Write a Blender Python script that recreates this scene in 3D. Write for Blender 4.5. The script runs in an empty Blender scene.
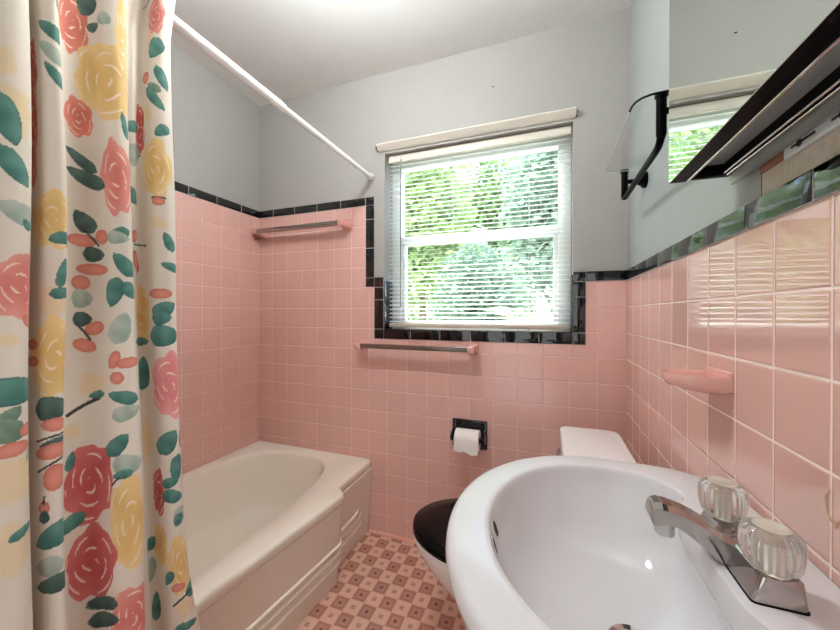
EXPO, SKY, CEI, VAN = 0.53, 1.2, 74., 9.
import bpy, bmesh, math, random
import numpy as np
from mathutils import Vector, Matrix
PI = math.pi
random.seed(7)
sc = bpy.context.scene
COL = sc.collection

# ------------------------------------------------------------------ room measures (metres, floor z = 0, camera above x = y = 0)
D, XL, XR, H, CEIL = 1.627, -1.638, 0.315, 1.161, 2.424
PITCH = 0.109                      # wall tile pitch
ZT = 1.7376                        # upper edge of the pink tile round the tub
ZL = 1.3016                        # upper edge of the pink tile elsewhere
WX0, WX1, WZ0, WZ1 = -0.798, 0.108, 1.081, 2.000   # window opening
YF = -0.75                         # front wall, behind the camera

# ------------------------------------------------------------------ object helpers
def tag(o, label=None, cat=None, group=None, kind=None):
    if label: o['label'] = label
    if cat: o['category'] = cat
    if group: o['group'] = group
    if kind: o['kind'] = kind
    return o

def thing(name, label, cat, loc=(0, 0, 0), group=None):
    o = bpy.data.objects.new(name, None)
    o.empty_display_size = .05
    o.location = loc
    COL.objects.link(o)
    return tag(o, label, cat, group)

class MB:
    """collects shapes, then links them as ONE mesh object"""
    def __init__(s): s.v, s.f = [], []
    def add(s, v, f):
        n = len(s.v); s.v += [tuple(p) for p in v]; s.f += [tuple(i + n for i in q) for q in f]; return s
    def box(s, x0, x1, y0, y1, z0, z1, bevel=0, seg=2):
        bm = bmesh.new(); bmesh.ops.create_cube(bm, size=1)
        for v in bm.verts:
            v.co = Vector(((x0 + x1) / 2 + v.co.x * (x1 - x0), (y0 + y1) / 2 + v.co.y * (y1 - y0), (z0 + z1) / 2 + v.co.z * (z1 - z0)))
        if bevel: bmesh.ops.bevel(bm, geom=bm.edges[:], offset=bevel, segments=seg, profile=.5, affect='EDGES', clamp_overlap=True)
        bm.verts.index_update()
        s.add([v.co[:] for v in bm.verts], [[v.index for v in f.verts] for f in bm.faces]); bm.free(); return s
    def loft(s, loops, cap0=True, cap1=True, closed=True):
        n = len(loops[0]); v = [p for l in loops for p in l]; f = []
        for i in range(len(loops) - 1):
            for j in range(n if closed else n - 1):
                k = (j + 1) % n
                f.append((i * n + j, i * n + k, (i + 1) * n + k, (i + 1) * n + j))
        if cap0: f.append(tuple(range(n))[::-1])
        if cap1: f.append(tuple((len(loops) - 1) * n + j for j in range(n)))
        return s.add(v, f)
    def tube(s, pts, r, n=16, cap=True):
        pts = [Vector(p) for p in pts]; loops = []
        rr = r if isinstance(r, (list, tuple)) else [r] * len(pts)
        t0 = (pts[1] - pts[0]).normalized()
        a = t0.orthogonal().normalized()
        for i, p in enumerate(pts):
            t = (pts[min(i + 1, len(pts) - 1)] - pts[max(i - 1, 0)]).normalized()
            a = (a - t * a.dot(t)).normalized(); b = t.cross(a)
            loops.append([p + (a * math.cos(2 * PI * k / n) + b * math.sin(2 * PI * k / n)) * rr[i] for k in range(n)])
        return s.loft(loops, cap, cap)
    def lathe(s, prof, c, axis='Z', n=32, rf=None):
        c = Vector(c); loops = []
        for r, h in prof:
            l = []
            for k in range(n):
                t = 2 * PI * k / n; q = r * (rf(t, h) if rf else 1)
                x, y = q * math.cos(t), q * math.sin(t)
                l.append(c + (Vector((x, y, h)) if axis == 'Z' else Vector((h, x, y)) if axis == 'X' else Vector((y, h, x))))
            loops.append(l)
        return s.loft(loops)
    def build(s, name, mat, parent=None, smooth=35, kind=None):
        me = bpy.data.meshes.new(name)
        me.from_pydata([tuple(p) for p in s.v], [], s.f)
        bm = bmesh.new(); bm.from_mesh(me)
        bmesh.ops.recalc_face_normals(bm, faces=bm.faces); bm.to_mesh(me); bm.free()
        if smooth:
            me.polygons.foreach_set('use_smooth', [True] * len(me.polygons))
            me.set_sharp_from_angle(angle=math.radians(smooth))
        if mat: me.materials.append(mat)
        o = bpy.data.objects.new(name, me); COL.objects.link(o)
        if parent:
            o.parent = parent
            o.matrix_parent_inverse = Matrix.Translation(-parent.location)
        if kind: o['kind'] = kind
        return o

def sm(e0, e1, x):
    t = max(0., min(1., (x - e0) / (e1 - e0))); return t * t * (3 - 2 * t)

def rrect(cx, cy, hx, hy, r, z, n=8):
    out = []
    for qx, qy, a0 in ((1, 1, 0), (-1, 1, 90), (-1, -1, 180), (1, -1, 270)):
        for k in range(n + 1):
            a = math.radians(a0 + 90 * k / n)
            out.append((cx + qx * (hx - r) + r * math.cos(a), cy + qy * (hy - r) + r * math.sin(a), z))
    return out

# ------------------------------------------------------------------ materials
def lin(c):
    return tuple(((x / 255) / 12.92 if x / 255 <= .04045 else ((x / 255 + .055) / 1.055) ** 2.4) for x in c) + (1,)

class NT:
    def __init__(s, name):
        s.m = bpy.data.materials.new(name); s.m.use_nodes = True; s.t = s.m.node_tree; s.n = s.t.nodes
        s.b = s.n['Principled BSDF']; s.out = s.n['Material Output']
    def node(s, t, **k):
        q = s.n.new(t)
        for a, b in k.items(): setattr(q, a, b)
        return q
    def put(s, sock, val):
        if isinstance(val, bpy.types.NodeSocket): s.t.links.new(val, sock)
        else: sock.default_value = val
    def math(s, op, a, b=None, c=None):
        q = s.node('ShaderNodeMath', operation=op); s.put(q.inputs[0], a)
        if b is not None: s.put(q.inputs[1], b)
        if c is not None: s.put(q.inputs[2], c)
        return q.outputs[0]
    def mix(s, f, a, b):
        q = s.node('ShaderNodeMix', data_type='RGBA'); s.put(q.inputs[0], f); s.put(q.inputs[6], a); s.put(q.inputs[7], b); return q.outputs[2]
    def step(s, e0, e1, x):
        q = s.node('ShaderNodeMapRange', interpolation_type='SMOOTHSTEP'); s.put(q.inputs[0], x); q.inputs[1].default_value = e0; q.inputs[2].default_value = e1; return q.outputs[0]
    def pos(s):
        g = s.node('ShaderNodeNewGeometry'); x = s.node('ShaderNodeSeparateXYZ'); s.t.links.new(g.outputs['Position'], x.inputs[0])
        return g.outputs['Position'], x.outputs
    def noise(s, vec, scale, detail=2., rough=.5):
        q = s.node('ShaderNodeTexNoise'); s.put(q.inputs['Vector'], vec); q.inputs['Scale'].default_value = scale
        q.inputs['Detail'].default_value = detail; q.inputs['Roughness'].default_value = rough; return q.outputs[0]
    def bump(s, h, dist, strength=1.):
        q = s.node('ShaderNodeBump'); s.put(q.inputs['Height'], h); q.inputs['Distance'].default_value = dist; q.inputs['Strength'].default_value = strength
        s.t.links.new(q.outputs[0], s.b.inputs['Normal'])
    def set(s, **k):
        for a, b in k.items(): s.put(s.b.inputs[a.replace('_', ' ')], b)
        return s

def plain(name, c, rough=.5, metal=0., var=.03, scale=9., bumpd=0., bscale=60., **k):
    t = NT(name); p, _ = t.pos(); c = lin(c)
    f = t.noise(p, scale, 3.)
    a = tuple(x * (1 - var) for x in c[:3]) + (1,); b = tuple(min(1, x * (1 + var)) for x in c[:3]) + (1,)
    t.set(Base_Color=t.mix(f, a, b), Roughness=rough, Metallic=metal, **k)
    if bumpd: t.bump(t.noise(p, bscale, 3.), bumpd)
    return t.m

def tile(name, ia, oa, ib, ob, base, grout, rough=.09, wav=1.0, tilt=1.0, spec=.5, gw=0.):
    t = NT(name); p, x = t.pos()
    def cell(i, o):
        q = t.math('DIVIDE', t.math('SUBTRACT', x[i], o), PITCH); fl = t.math('FLOOR', q); fr = t.math('SUBTRACT', q, fl)
        d = t.math('MULTIPLY', t.math('MINIMUM', fr, t.math('SUBTRACT', 1., fr)), PITCH)
        return fl, fr, d
    fa, ra, da = cell(ia, oa); fb, rb, db = cell(ib, ob)
    d = t.math('MINIMUM', da, db)
    g = t.step(.0007 + gw, .0017 + gw, d)                       # 0 in the joint, 1 on the tile
    cv = t.node('ShaderNodeCombineXYZ'); t.put(cv.inputs[0], fa); t.put(cv.inputs[1], fb)
    wn = t.node('ShaderNodeTexWhiteNoise', noise_dimensions='3D'); t.t.links.new(cv.outputs[0], wn.inputs[0])
    sx = t.node('ShaderNodeSeparateColor'); t.t.links.new(wn.outputs[1], sx.inputs[0])
    c = lin(base)
    c1 = tuple(v * .975 for v in c[:3]) + (1,); c2 = tuple(min(1, v * 1.025) for v in c[:3]) + (1,)
    t.set(Specular_IOR_Level=spec, Base_Color=t.mix(g, lin(grout), t.mix(wn.outputs[0], c1, c2)), Roughness=t.math('MULTIPLY_ADD', t.math('SUBTRACT', 1., g), .5, rough))
    h = t.step(0., .0050, d)
    h = t.math('MULTIPLY', h, .0011)
    til = t.math('ADD', t.math('MULTIPLY', t.math('SUBTRACT', sx.outputs[0], .5), t.math('SUBTRACT', ra, .5)), t.math('MULTIPLY', t.math('SUBTRACT', sx.outputs[1], .5), t.math('SUBTRACT', rb, .5)))
    h = t.math('MULTIPLY_ADD', til, .0016 * tilt, h)
    h = t.math('MULTIPLY_ADD', t.noise(p, 38., 2.), .0008 * wav, h)
    t.bump(h, 1.0)
    return t.m

PINK, PGROUT = (218, 174, 163), (232, 200, 190)
M = {}
M['tile_back'] = tile('pink tile back', 0, -1.5381, 2, ZT, PINK, PGROUT, wav=.3, tilt=.4)
M['tile_left'] = tile('pink tile left', 1, 1.151, 2, ZT, PINK, PGROUT, wav=.3, tilt=.4)
M['tile_right'] = tile('pink tile right', 1, .5447, 2, ZT, PINK, (248, 226, 218), gw=.0005, rough=.012, wav=.05, tilt=.2, spec=1.)
M['pink_ceramic'] = plain('pink glazed ceramic', (220, 168, 156), .12)
M['paint'] = plain('grey wall paint', (160, 158, 153), .55, bumpd=.0015, bscale=35, Specular_IOR_Level=.3)
M['paint_right'] = plain('cool grey wall paint', (162, 168, 165), .5, bumpd=.0012, bscale=35, Specular_IOR_Level=.3)
M['ceiling'] = plain('ceiling paint', (236, 237, 234), .8, bumpd=.0005, bscale=40)
M['plaster'] = plain('rough patched plaster', (205, 200, 186), .8, var=.1, scale=60, bumpd=.006, bscale=120)
M['bare_wood'] = plain('bare brown lath', (135, 88, 66), .7, var=.25, scale=70)
M['crack'] = plain('dark crack', (48, 44, 40), .9)
M['porcelain'] = plain('white porcelain', (220, 218, 219), .09)
M['toilet_white'] = plain('white toilet china', (236, 232, 230), .12)
M['tub'] = plain('cream enamel', (240, 233, 218), .13, Coat_Weight=.2, Coat_Roughness=.05)
M['black_seat'] = plain('black plastic', (4, 4, 5), .14, Specular_IOR_Level=.16)
M['black_metal'] = plain('black painted metal', (4, 4, 6), .4, Specular_IOR_Level=.06)
M['black_ceramic'] = plain('black glazed ceramic', (9, 8, 9), .10)
M['chrome'] = plain('chrome', (206, 203, 201), .06, 1.)
M['faucet_chrome'] = plain('darkened faucet chrome', (176, 170, 167), .09, 1.)  # colour darkened to stand in for dark reflections in the chrome
M['chrome_dull'] = plain('worn chrome', (158, 154, 151), .16, 1.)
M['steel'] = plain('grey sheet steel', (152, 160, 158), .3, .2)
M['alu'] = plain('bright aluminium', (214, 218, 222), .3, .35)
M['white_plastic'] = plain('white plastic', (236, 235, 232), .35)
M['rod'] = plain('white enamelled tube', (240, 240, 240), .25)
M['shade'] = plain('cream blind rail', (226, 220, 206), .4)
t = NT('white blind slat'); p, x = t.pos()
cs_ = t.mix(t.noise(p, 8.), lin((240, 241, 242)), lin((244, 245, 246))); t.set(Base_Color=cs_, Roughness=.35)
tl = t.node('ShaderNodeBsdfTranslucent'); t.t.links.new(cs_, tl.inputs[0]); mx = t.node('ShaderNodeMixShader'); mx.inputs[0].default_value = .42
t.t.links.new(t.b.outputs[0], mx.inputs[1]); t.t.links.new(tl.outputs[0], mx.inputs[2]); t.t.links.new(mx.outputs[0], t.out.inputs[0]); M['slat'] = t.m
M['frame'] = plain('white window frame', (236, 240, 236), .4)
M['paper'] = plain('white tissue paper', (240, 236, 230), .9, bumpd=.001, bscale=200)
M['card'] = plain('cardboard core', (176, 146, 112), .8)
M['cord'] = plain('white cord', (225, 226, 224), .7)
M['clear_wand'] = plain('grey clear wand', (120, 128, 124), .2)
M['hole'] = plain('dark opening', (20, 18, 16), .6)
M['brass_cap'] = plain('pale brass cap', (226, 222, 208), .2, .5)
M['wood_door'] = plain('white painted wood', (225, 223, 218), .45)
M['grout_grey'] = plain('grey joint', (176, 172, 170), .8)
M['soil'] = plain('pale bounce ground', (190, 186, 172), .9, var=.3, scale=4)  # outside ground kept pale to bounce light up onto the blind slats
M['bark'] = plain('bark', (110, 92, 74), .9, var=.3, scale=12, bumpd=.02, bscale=20)

t = NT('black glossy trim tile'); p, x = t.pos()
t.set(Base_Color=lin((5, 5, 6)), Roughness=.05, Specular_IOR_Level=.7); t.bump(t.noise(p, 26., 2.), .0006); M['trim'] = t.m

t = NT('mirror glass'); p, x = t.pos()
t.set(Base_Color=lin((218, 224, 218)), Metallic=1., Roughness=t.math('MULTIPLY_ADD', t.noise(p, 3.), .004, .012)); M['mirror'] = t.m

def glassy(name, tint, rough=.0, fres=1.0):
    t = NT(name); t.n.remove(t.b)
    tr = t.node('ShaderNodeBsdfTransparent'); tr.inputs[0].default_value = tint
    gl = t.node('ShaderNodeBsdfGlossy'); gl.inputs['Roughness'].default_value = max(rough, .01)
    fr = t.node('ShaderNodeLayerWeight'); fr.inputs[0].default_value = .5
    p, _ = t.pos()
    f = t.math('MULTIPLY', t.math('MULTIPLY_ADD', t.noise(p, 5.), .1, .95), t.math('MULTIPLY_ADD', t.math('POWER', fr.outputs[1], 5.), .9 * fres, .04 * fres))
    mx = t.node('ShaderNodeMixShader'); t.t.links.new(f, mx.inputs[0]); t.t.links.new(tr.outputs[0], mx.inputs[1]); t.t.links.new(gl.outputs[0], mx.inputs[2])
    t.t.links.new(mx.outputs[0], t.out.inputs[0]); return t.m
M['pane'] = glassy('window glass', (.96, .99, .97, 1))
M['shelf_glass'] = glassy('shelf glass', (.985, .992, .988, 1), fres=.55)
t = NT('clear acrylic'); p, _ = t.pos(); f = t.noise(p, 30.)
t.set(Base_Color=t.mix(f, (.97, .96, .92, 1), (1, .99, .96, 1)), Roughness=.03, IOR=1.45, Transmission_Weight=.88); M['acrylic'] = t.m
t = NT('clear vinyl liner'); t.n.remove(t.b); p, _ = t.pos()
tr = t.node('ShaderNodeBsdfTransparent'); tr.inputs[0].default_value = (.93, .94, .94, 1)
gl = t.node('ShaderNodeBsdfGlossy'); gl.inputs['Roughness'].default_value = .15
mx = t.node('ShaderNodeMixShader'); t.put(mx.inputs[0], t.math('MULTIPLY_ADD', t.noise(p, 14.), .25, .05))
t.t.links.new(tr.outputs[0], mx.inputs[1]); t.t.links.new(gl.outputs[0], mx.inputs[2]); t.t.links.new(mx.outputs[0], t.out.inputs[0]); M['liner'] = t.m

# floor vinyl: chequer of small squares
t = NT('patterned vinyl floor'); p, x = t.pos()
CX, CY, FX, FY = .0607, .0630, -.774, 1.561
qx = t.math('ADD', t.math('DIVIDE', t.math('SUBTRACT', x[0], FX), CX), 100.5); qy = t.math('ADD', t.math('DIVIDE', t.math('SUBTRACT', x[1], FY), CY), 100.5)
fx = t.math('FLOOR', qx); fy = t.math('FLOOR', qy)
ax = t.math('ABSOLUTE', t.math('SUBTRACT', t.math('SUBTRACT', qx, fx), .5)); ay = t.math('ABSOLUTE', t.math('SUBTRACT', t.math('SUBTRACT', qy, fy), .5))
m = t.math('MAXIMUM', ax, ay)
par = t.math('MODULO', t.math('ADD', fx, fy), 2.)
cv = t.node('ShaderNodeCombineXYZ'); t.put(cv.inputs[0], fx); t.put(cv.inputs[1], fy)
wn = t.node('ShaderNodeTexWhiteNoise', noise_dimensions='2D'); t.t.links.new(cv.outputs[0], wn.inputs[0])
blot = t.noise(p, 55., 4., .65)
light = t.mix(blot, lin((214, 172, 152)), lin((228, 190, 170)))
light = t.mix(t.math('LESS_THAN', m, .15), light, lin((180, 142, 124)))
dk = t.mix(t.math('MULTIPLY_ADD', wn.outputs[0], .5, t.math('MULTIPLY', blot, .5)), lin((172, 124, 108)), lin((194, 146, 128)))
ring = t.math('MULTIPLY', t.math('GREATER_THAN', m, .29), t.math('LESS_THAN', m, .46))
dk = t.mix(t.math('MULTIPLY', ring, .7), dk, lin((164, 112, 94)))
dk = t.mix(t.math('LESS_THAN', m, .11), dk, lin((132, 70, 60)))
dk = t.mix(t.math('GREATER_THAN', m, .46), dk, lin((206, 158, 138)))
t.set(Base_Color=t.mix(t.math('LESS_THAN', par, .5), light, dk), Roughness=.42); t.bump(blot, .0004); M['floor'] = t.m

def leafmat(name, a, b):
    t = NT(name); p, _ = t.pos(); g = t.node('ShaderNodeObjectInfo')
    c = t.mix(t.noise(p, 2.5, 3.), lin(a), lin(b)); t.set(Base_Color=c, Roughness=.5)
    tl = t.node('ShaderNodeBsdfTranslucent'); t.t.links.new(c, tl.inputs[0])
    mx = t.node('ShaderNodeMixShader'); mx.inputs[0].default_value = .5
    t.t.links.new(t.b.outputs[0], mx.inputs[1]); t.t.links.new(tl.outputs[0], mx.inputs[2]); t.t.links.new(mx.outputs[0], t.out.inputs[0]); return t.m
M['leaf1'] = leafmat('light green leaves', (124, 156, 96), (172, 194, 134))
M['leaf2'] = leafmat('mid green leaves', (92, 126, 76), (138, 166, 106))
M['leaf3'] = leafmat('bluish green leaves', (104, 134, 114), (146, 170, 148))
M['leafy'] = leafmat('yellow green leaves', (168, 170, 84), (204, 202, 122))

# ================================================================== THE SETTING
E_ = 3.0
MB().box(XL - .3, XR + .3, YF - 1.6, D + .2, -.12, 0).build('floor', M['floor'], smooth=0, kind='structure')
MB().box(XL - .3, XR + .3, YF - 1.6, D + .2, CEIL, CEIL + .12).build('ceiling', M['ceiling'], smooth=0, kind='structure')
P_ = .006                                           # tile stands this far off the paint
wb = MB()
yb0, yb1 = D + P_, D + .17
wb.box(XL - .3, WX0, yb0, yb1, 0, CEIL).box(WX1, XR + .3, yb0, yb1, 0, CEIL).box(WX0, WX1, yb0, yb1, WZ1, CEIL).box(WX0, WX1, yb0, yb1, 0, WZ0 - .012)
wall_back = wb.build('wall_back', M['paint'], smooth=0, kind='structure')
wall_left = MB().box(XL - .2, XL - P_, YF - 1.6, yb0, 0, CEIL).build('wall_left', M['paint'], smooth=0, kind='structure')
wall_right = MB().box(XR + P_, XR + .2, YF - 1.6, yb0, 0, CEIL).build('wall_right', M['paint_right'], smooth=0, kind='structure')
DX0, DX1, DZ = -.62, .16, 2.03
MB().box(-.87, DX0, YF - .12, YF, 0, CEIL).box(DX1, XR + P_, YF - .12, YF, 0, CEIL).box(DX0, DX1, YF - .12, YF, DZ, CEIL).build('wall_front', M['paint'], smooth=0, kind='structure')
MB().box(XL - P_, -.87, YF - .12, .085, 0, CEIL).build('wall_alcove', M['paint'], smooth=0, kind='structure')
MB().box(XL - .2, XR + .2, YF - 1.6, YF - 1.5, 0, CEIL).build('wall_hall', M['paint'], smooth=0, kind='structure')
MB().box(XL - P_, -.872, .085, .092, 0, ZT).build('wall_alcove_tile', M['tile_back'], smooth=0, kind='structure')
fr = MB()
for x0, x1, z0, z1 in ((DX0 - .06, DX0, 0, DZ + .06), (DX1, DX1 + .06, 0, DZ + .06), (DX0, DX1, DZ, DZ + .06)):
    fr.box(x0, x1, YF, YF + .015, z0, z1, .003)
fr.build('door_1', M['wood_door'], kind='structure')

# pink tile faces
VX0, VX1 = -.906, -.854                             # black upright strip right of the tub
tb = MB()
def slab(mb, x0, x1, z0, z1): mb.box(x0, x1, D, yb0 + .002, z0, z1)
slab(tb, XL, VX0, 0, ZT); slab(tb, VX0, VX1, 0, 1.304); slab(tb, VX1, .160, 0, 1.029); slab(tb, .160, XR, 0, ZL)
tb.build('wall_back_tile', M['tile_back'], smooth=0, kind='structure')
MB().box(XL - P_ - .002, XL, .092, D, 0, ZT).build('wall_left_tile', M['tile_left'], smooth=0, kind='structure')
MB().box(XR, XR + P_ + .002, YF, D, 0, ZL).build('wall_right_tile', M['tile_right'], smooth=0, kind='structure')
# pale sealed joint along the floor
MB().tube([(-.88, D - .002, .003), (XR, D - .002, .003)], .009, 10).build('baseboard_back', plain('pale pink joint', (232, 178, 160), .35), kind='structure')

# black trim tiles: every run is a mesh of bevelled tiles on a grey joint bed
TRN = [0]
def trim(plane, a0, a1, b0, b1, along, cuts, corner=False):
    """plane 'y'/'x-'/'x+'; a = horizontal range, b = vertical range; along 'h'/'v'"""
    TRN[0] += 1
    mb, bed = MB(), MB()
    def bx(m_, p0, p1, q0, q1, t0, t1, bv):
        if plane == 'y': m_.box(p0, p1, D - t1, D - t0, q0, q1, bv, 3)
        elif plane == 'x+': m_.box(XR - t1, XR - t0, p0, p1, q0, q1, bv, 3)
        else: m_.box(XL + t0, XL + t1, p0, p1, q0, q1, bv, 3)
    lo, hi = (a0, a1) if along == 'h' else (b0, b1)
    cs = [lo] + [c for c in sorted(cuts) if lo + .01 < c < hi - .01] + [hi]
    for c0, c1 in zip(cs, cs[1:]):
        g = .0013
        if along == 'h': bx(mb, c0 + g, c1 - g, b0 + g, b1, -.007, .004, .0016)
        else: bx(mb, a0 + g, a1 - g, c0 + g, c1 - g, -.007, .004, .0016)
    bx(bed, a0 + .001, a1 - .001, b0 + .0005, b1 - .002, -.0065, .0030, 0)
    o = mb.build('trim_%d' % TRN[0], M['trim'], kind='structure')
    bed.build('joint', M['grout_grey'], o, smooth=0)
    return o
def steps(a, b, s): return [a + s * k for k in range(1, int((b - a) / s) + 1)]
TT = 1.781
trim('x-', .092, D, ZT, TT, 'h', [1.492 - .1545 * k for k in range(12)])
trim('y', XL, VX1, ZT, TT, 'h', [-.906 - .1555 * k for k in range(6)])
trim('y', VX0, VX1, 1.304, ZT, 'v', [1.352, 1.510, 1.663])
trim('y', VX1, WX0, 1.029, 1.354, 'v', [1.081, 1.235, 1.301])
trim('y', WX0, WX1, 1.029, 1.081, 'h', [-.804, -.647, -.491, -.338, -.178, -.029, .106])
trim('y', WX1, .160, 1.029, 1.3435, 'v', [1.081, 1.235, 1.301])
trim('y', .160, XR, ZL, 1.3435, 'h', [])
trim('x+', YF, D, ZL, 1.3435, 'h', [.571 + .1525 * k for k in range(-9, 8)])
# window reveals: black tile low on the sides and on the sill
rv = MB()
for z0, z1 in ((WZ0, 1.180), (1.180, 1.335)):
    rv.box(WX0 - .002, WX0 + .004, D + .004, D + .10, z0 + .001, z1 - .001, .002)
    rv.box(WX1 - .004, WX1 + .002, D + .004, D + .10, z0 + .001, z1 - .001, .002)
for k in range(9):
    rv.box(WX0 + .109 * k + .001, min(WX0 + .109 * (k + 1), WX1) - .001, D - .003, D + .10, WZ0 - .013, WZ0 + .001, .002)
rv.build('trim_9', M['trim'], kind='structure')

MB().lathe([(0, -.004), (.0022, -.004), (.0022, .004), (0, .004)], (-.235, D + P_ - .002, 2.226), 'Y' if False else 'X', 10).build('nail', M['hole'], wall_back)
# old plaster left under the cabinet
MB().box(XR - .0005, XR + .010, -.10, .685, 1.3435, 1.412, .001).build('plaster_patch', M['plaster'], wall_right)
MB().box(XR - .003, XR + .004, .627, .686, 1.379, 1.409, .001).build('bare_lath', M['bare_wood'], wall_right)
MB().tube([(XR + .002, .6865, 1.344), (XR + .0015, .6855, 1.362), (XR + .002, .6868, 1.380), (XR + .0015, .686, 1.41)], .0022, 6).build('crack', M['crack'], wall_right)
ch = MB().tube([(XR - .001, .5455, .955), (XR - .0015, .551, .945), (XR - .001, .550, .928), (XR - .0015, .543, .921), (XR - .001, .536, .916), (XR - .001, .533, .925)], 0.0012, 6)
ch.build('tile_chip', plain('yellowed chip', (206, 176, 146), .6), wall_right)

# ------------------------------------------------------------------ window
wy0, wy1 = D + .10, D + .155
w1 = MB()
fw = .055
w1.box(WX0, WX0 + fw, wy0, wy1, WZ0 - .012, WZ1, .004).box(WX1 - fw, WX1, wy0, wy1, WZ0 - .012, WZ1, .004)
w1.box(WX0 + fw, WX1 - fw, wy0, wy1, WZ1 - .05, WZ1, .004).box(WX0 + fw, WX1 - fw, wy0, wy1, WZ0 - .012, WZ0 + .045, .004)
win = w1.build('window_1', M['frame'], kind='structure')
MB().box(WX0 + fw, WX1 - fw, wy0 - .004, wy1 - .01, 1.535, 1.578, .004).box(WX0 + fw, WX0 + fw + .022, wy0 + .004, wy1 - .012, WZ0 + .045, 1.54, .003).box(WX1 - fw - .022, WX1 - fw, wy0 + .004, wy1 - .012, WZ0 + .045, 1.54, .003).build('sash', M['frame'], win)
MB().box(WX0 + fw, WX1 - fw, wy0 + .025, wy0 + .029, WZ0 + .045, WZ1 - .05).build('pane', M['pane'], win, smooth=0)

# ------------------------------------------------------------------ venetian blind inside the window recess
by = D + .050
bl = thing('venetian_blind', 'white horizontal slat blind hanging in the black-edged window', 'blind', ((WX0 + WX1) / 2, by, WZ1))
bx0, bx1 = WX0 + .012, WX1 - .006
MB().box(bx0, bx1, by - .014, by + .014, WZ1 - .030, WZ1 - .0005, .002).build('headrail', M['shade'], bl)
MB().box(bx0, bx1, by - .0195, by - .0145, WZ1 - .040, WZ1 - .004, .001).build('valance', M['shade'], bl)
sl = MB(); N = 39; zt_, zb_ = WZ1 - .052, WZ0 + .040
for i in range(N):
    z = zt_ + (zb_ - zt_) * i / (N - 1)
    n = 6; lo = []
    tl = math.radians(12)
    prof = []
    for k in range(n + 1):
        u = -1 + 2 * k / n
        yy, zz = u * .0125, .0016 * (1 - u * u)
        prof.append((by + yy * math.cos(tl) - zz * math.sin(tl), z + yy * math.sin(tl) + zz * math.cos(tl)))
    v = []; f = []
    for side, x in ((0, bx0 + .001), (1, bx1 - .001)):
        for dz in (0, -.0004):
            for yy, zz in prof: v.append((x, yy, zz + dz))
    m_ = n + 1
    for k in range(n):
        f.append((k, k + 1, 2 * m_ + k + 1, 2 * m_ + k)); f.append((m_ + k, 3 * m_ + k, 3 * m_ + k + 1, m_ + k + 1))
        f.append((k, m_ + k, m_ + k + 1, k + 1)); f.append((2 * m_ + k, 2 * m_ + k + 1, 3 * m_ + k + 1, 3 * m_ + k))
    f.append((0, 2 * m_, 3 * m_, m_)); f.append((n, m_ + n, 3 * m_ + n, 2 * m_ + n))
    sl.add(v, f)
sl.build('slats', M['slat'], bl, smooth=50)
MB().box(bx0, bx1, by - .013, by + .013, WZ0 + .010, WZ0 + .030, .004).build('bottom_rail', plain('beige rail', (206, 192, 176), .4), bl)
for fx_ in (.07, .39, .80):
    xx = bx0 + (bx1 - bx0) * fx_
    c = MB()
    for dy in (-.0135, .0135): c.tube([(xx, by + dy, WZ1 - .03), (xx, by + dy, WZ0 + .02)], .0007, 6)
    c.build('ladder_cord', M['cord'], bl)
    MB().lathe([(0, -.001), (.005, -.001), (.004, -.007), (0, -.007)], (xx, by, WZ0 + .0105), n=12).build('rail_button', M['white_plastic'], bl)
MB().tube([(-.715, by - .022, WZ1 - .028), (-.716, by - .022, 1.60), (-.716, by - .022, 1.195)], .0032, 8).build('tilt_wand', M['clear_wand'], bl)

# ------------------------------------------------------------------ shade rail above the window
rs = thing('roller_shade', 'rolled cream shade mounted on the wall above the window blind', 'shade', (-.355, D, 2.03))
def shade_loop(x):
    c = [(D + .008, 2.050), (D - .014, 2.050), (D - .034, 2.036), (D - .034, 2.033), (D - .004, 2.012), (D + .008, 2.010)]
    return [(x, y, z) for y, z in c]
MB().loft([shade_loop(-.828), shade_loop(.118)]).build('rail', M['shade'], rs, smooth=20)
for x in (-.834, .122):
    MB().box(x - .003, x + .003, D - .018, D + .007, 2.014, 2.040, .001).lathe([(0, -.007), (.005, -.007), (.005, .007), (0, .007)], (x, D - .016, 2.028), 'X', 12).build('end_bracket', M['chrome_dull'], rs)

# ------------------------------------------------------------------ curtain rod
rod = thing('shower_rod', 'white tension rod running over the tub to the back wall', 'curtain rod', (-.873, .9, 1.887))
RX, RZ = -.873, 1.887
MB().tube([(RX, .104, RZ), (RX, .965, RZ)], .0155, 24).build('outer_tube', M['rod'], rod)
MB().tube([(RX, .96, RZ), (RX, D, RZ)], .0118, 24).build('inner_tube', M['rod'], rod)
MB().tube([(RX, .958, RZ), (RX, .975, RZ)], .0140, 24).build('joint_collar', M['white_plastic'], rod)
for y0, y1 in ((D - .018, D + P_), (.086, .108)):
    MB().tube([(RX, y0, RZ), (RX, y1, RZ)], .0165, 24).build('end_cap', M['white_plastic'], rod)

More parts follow.
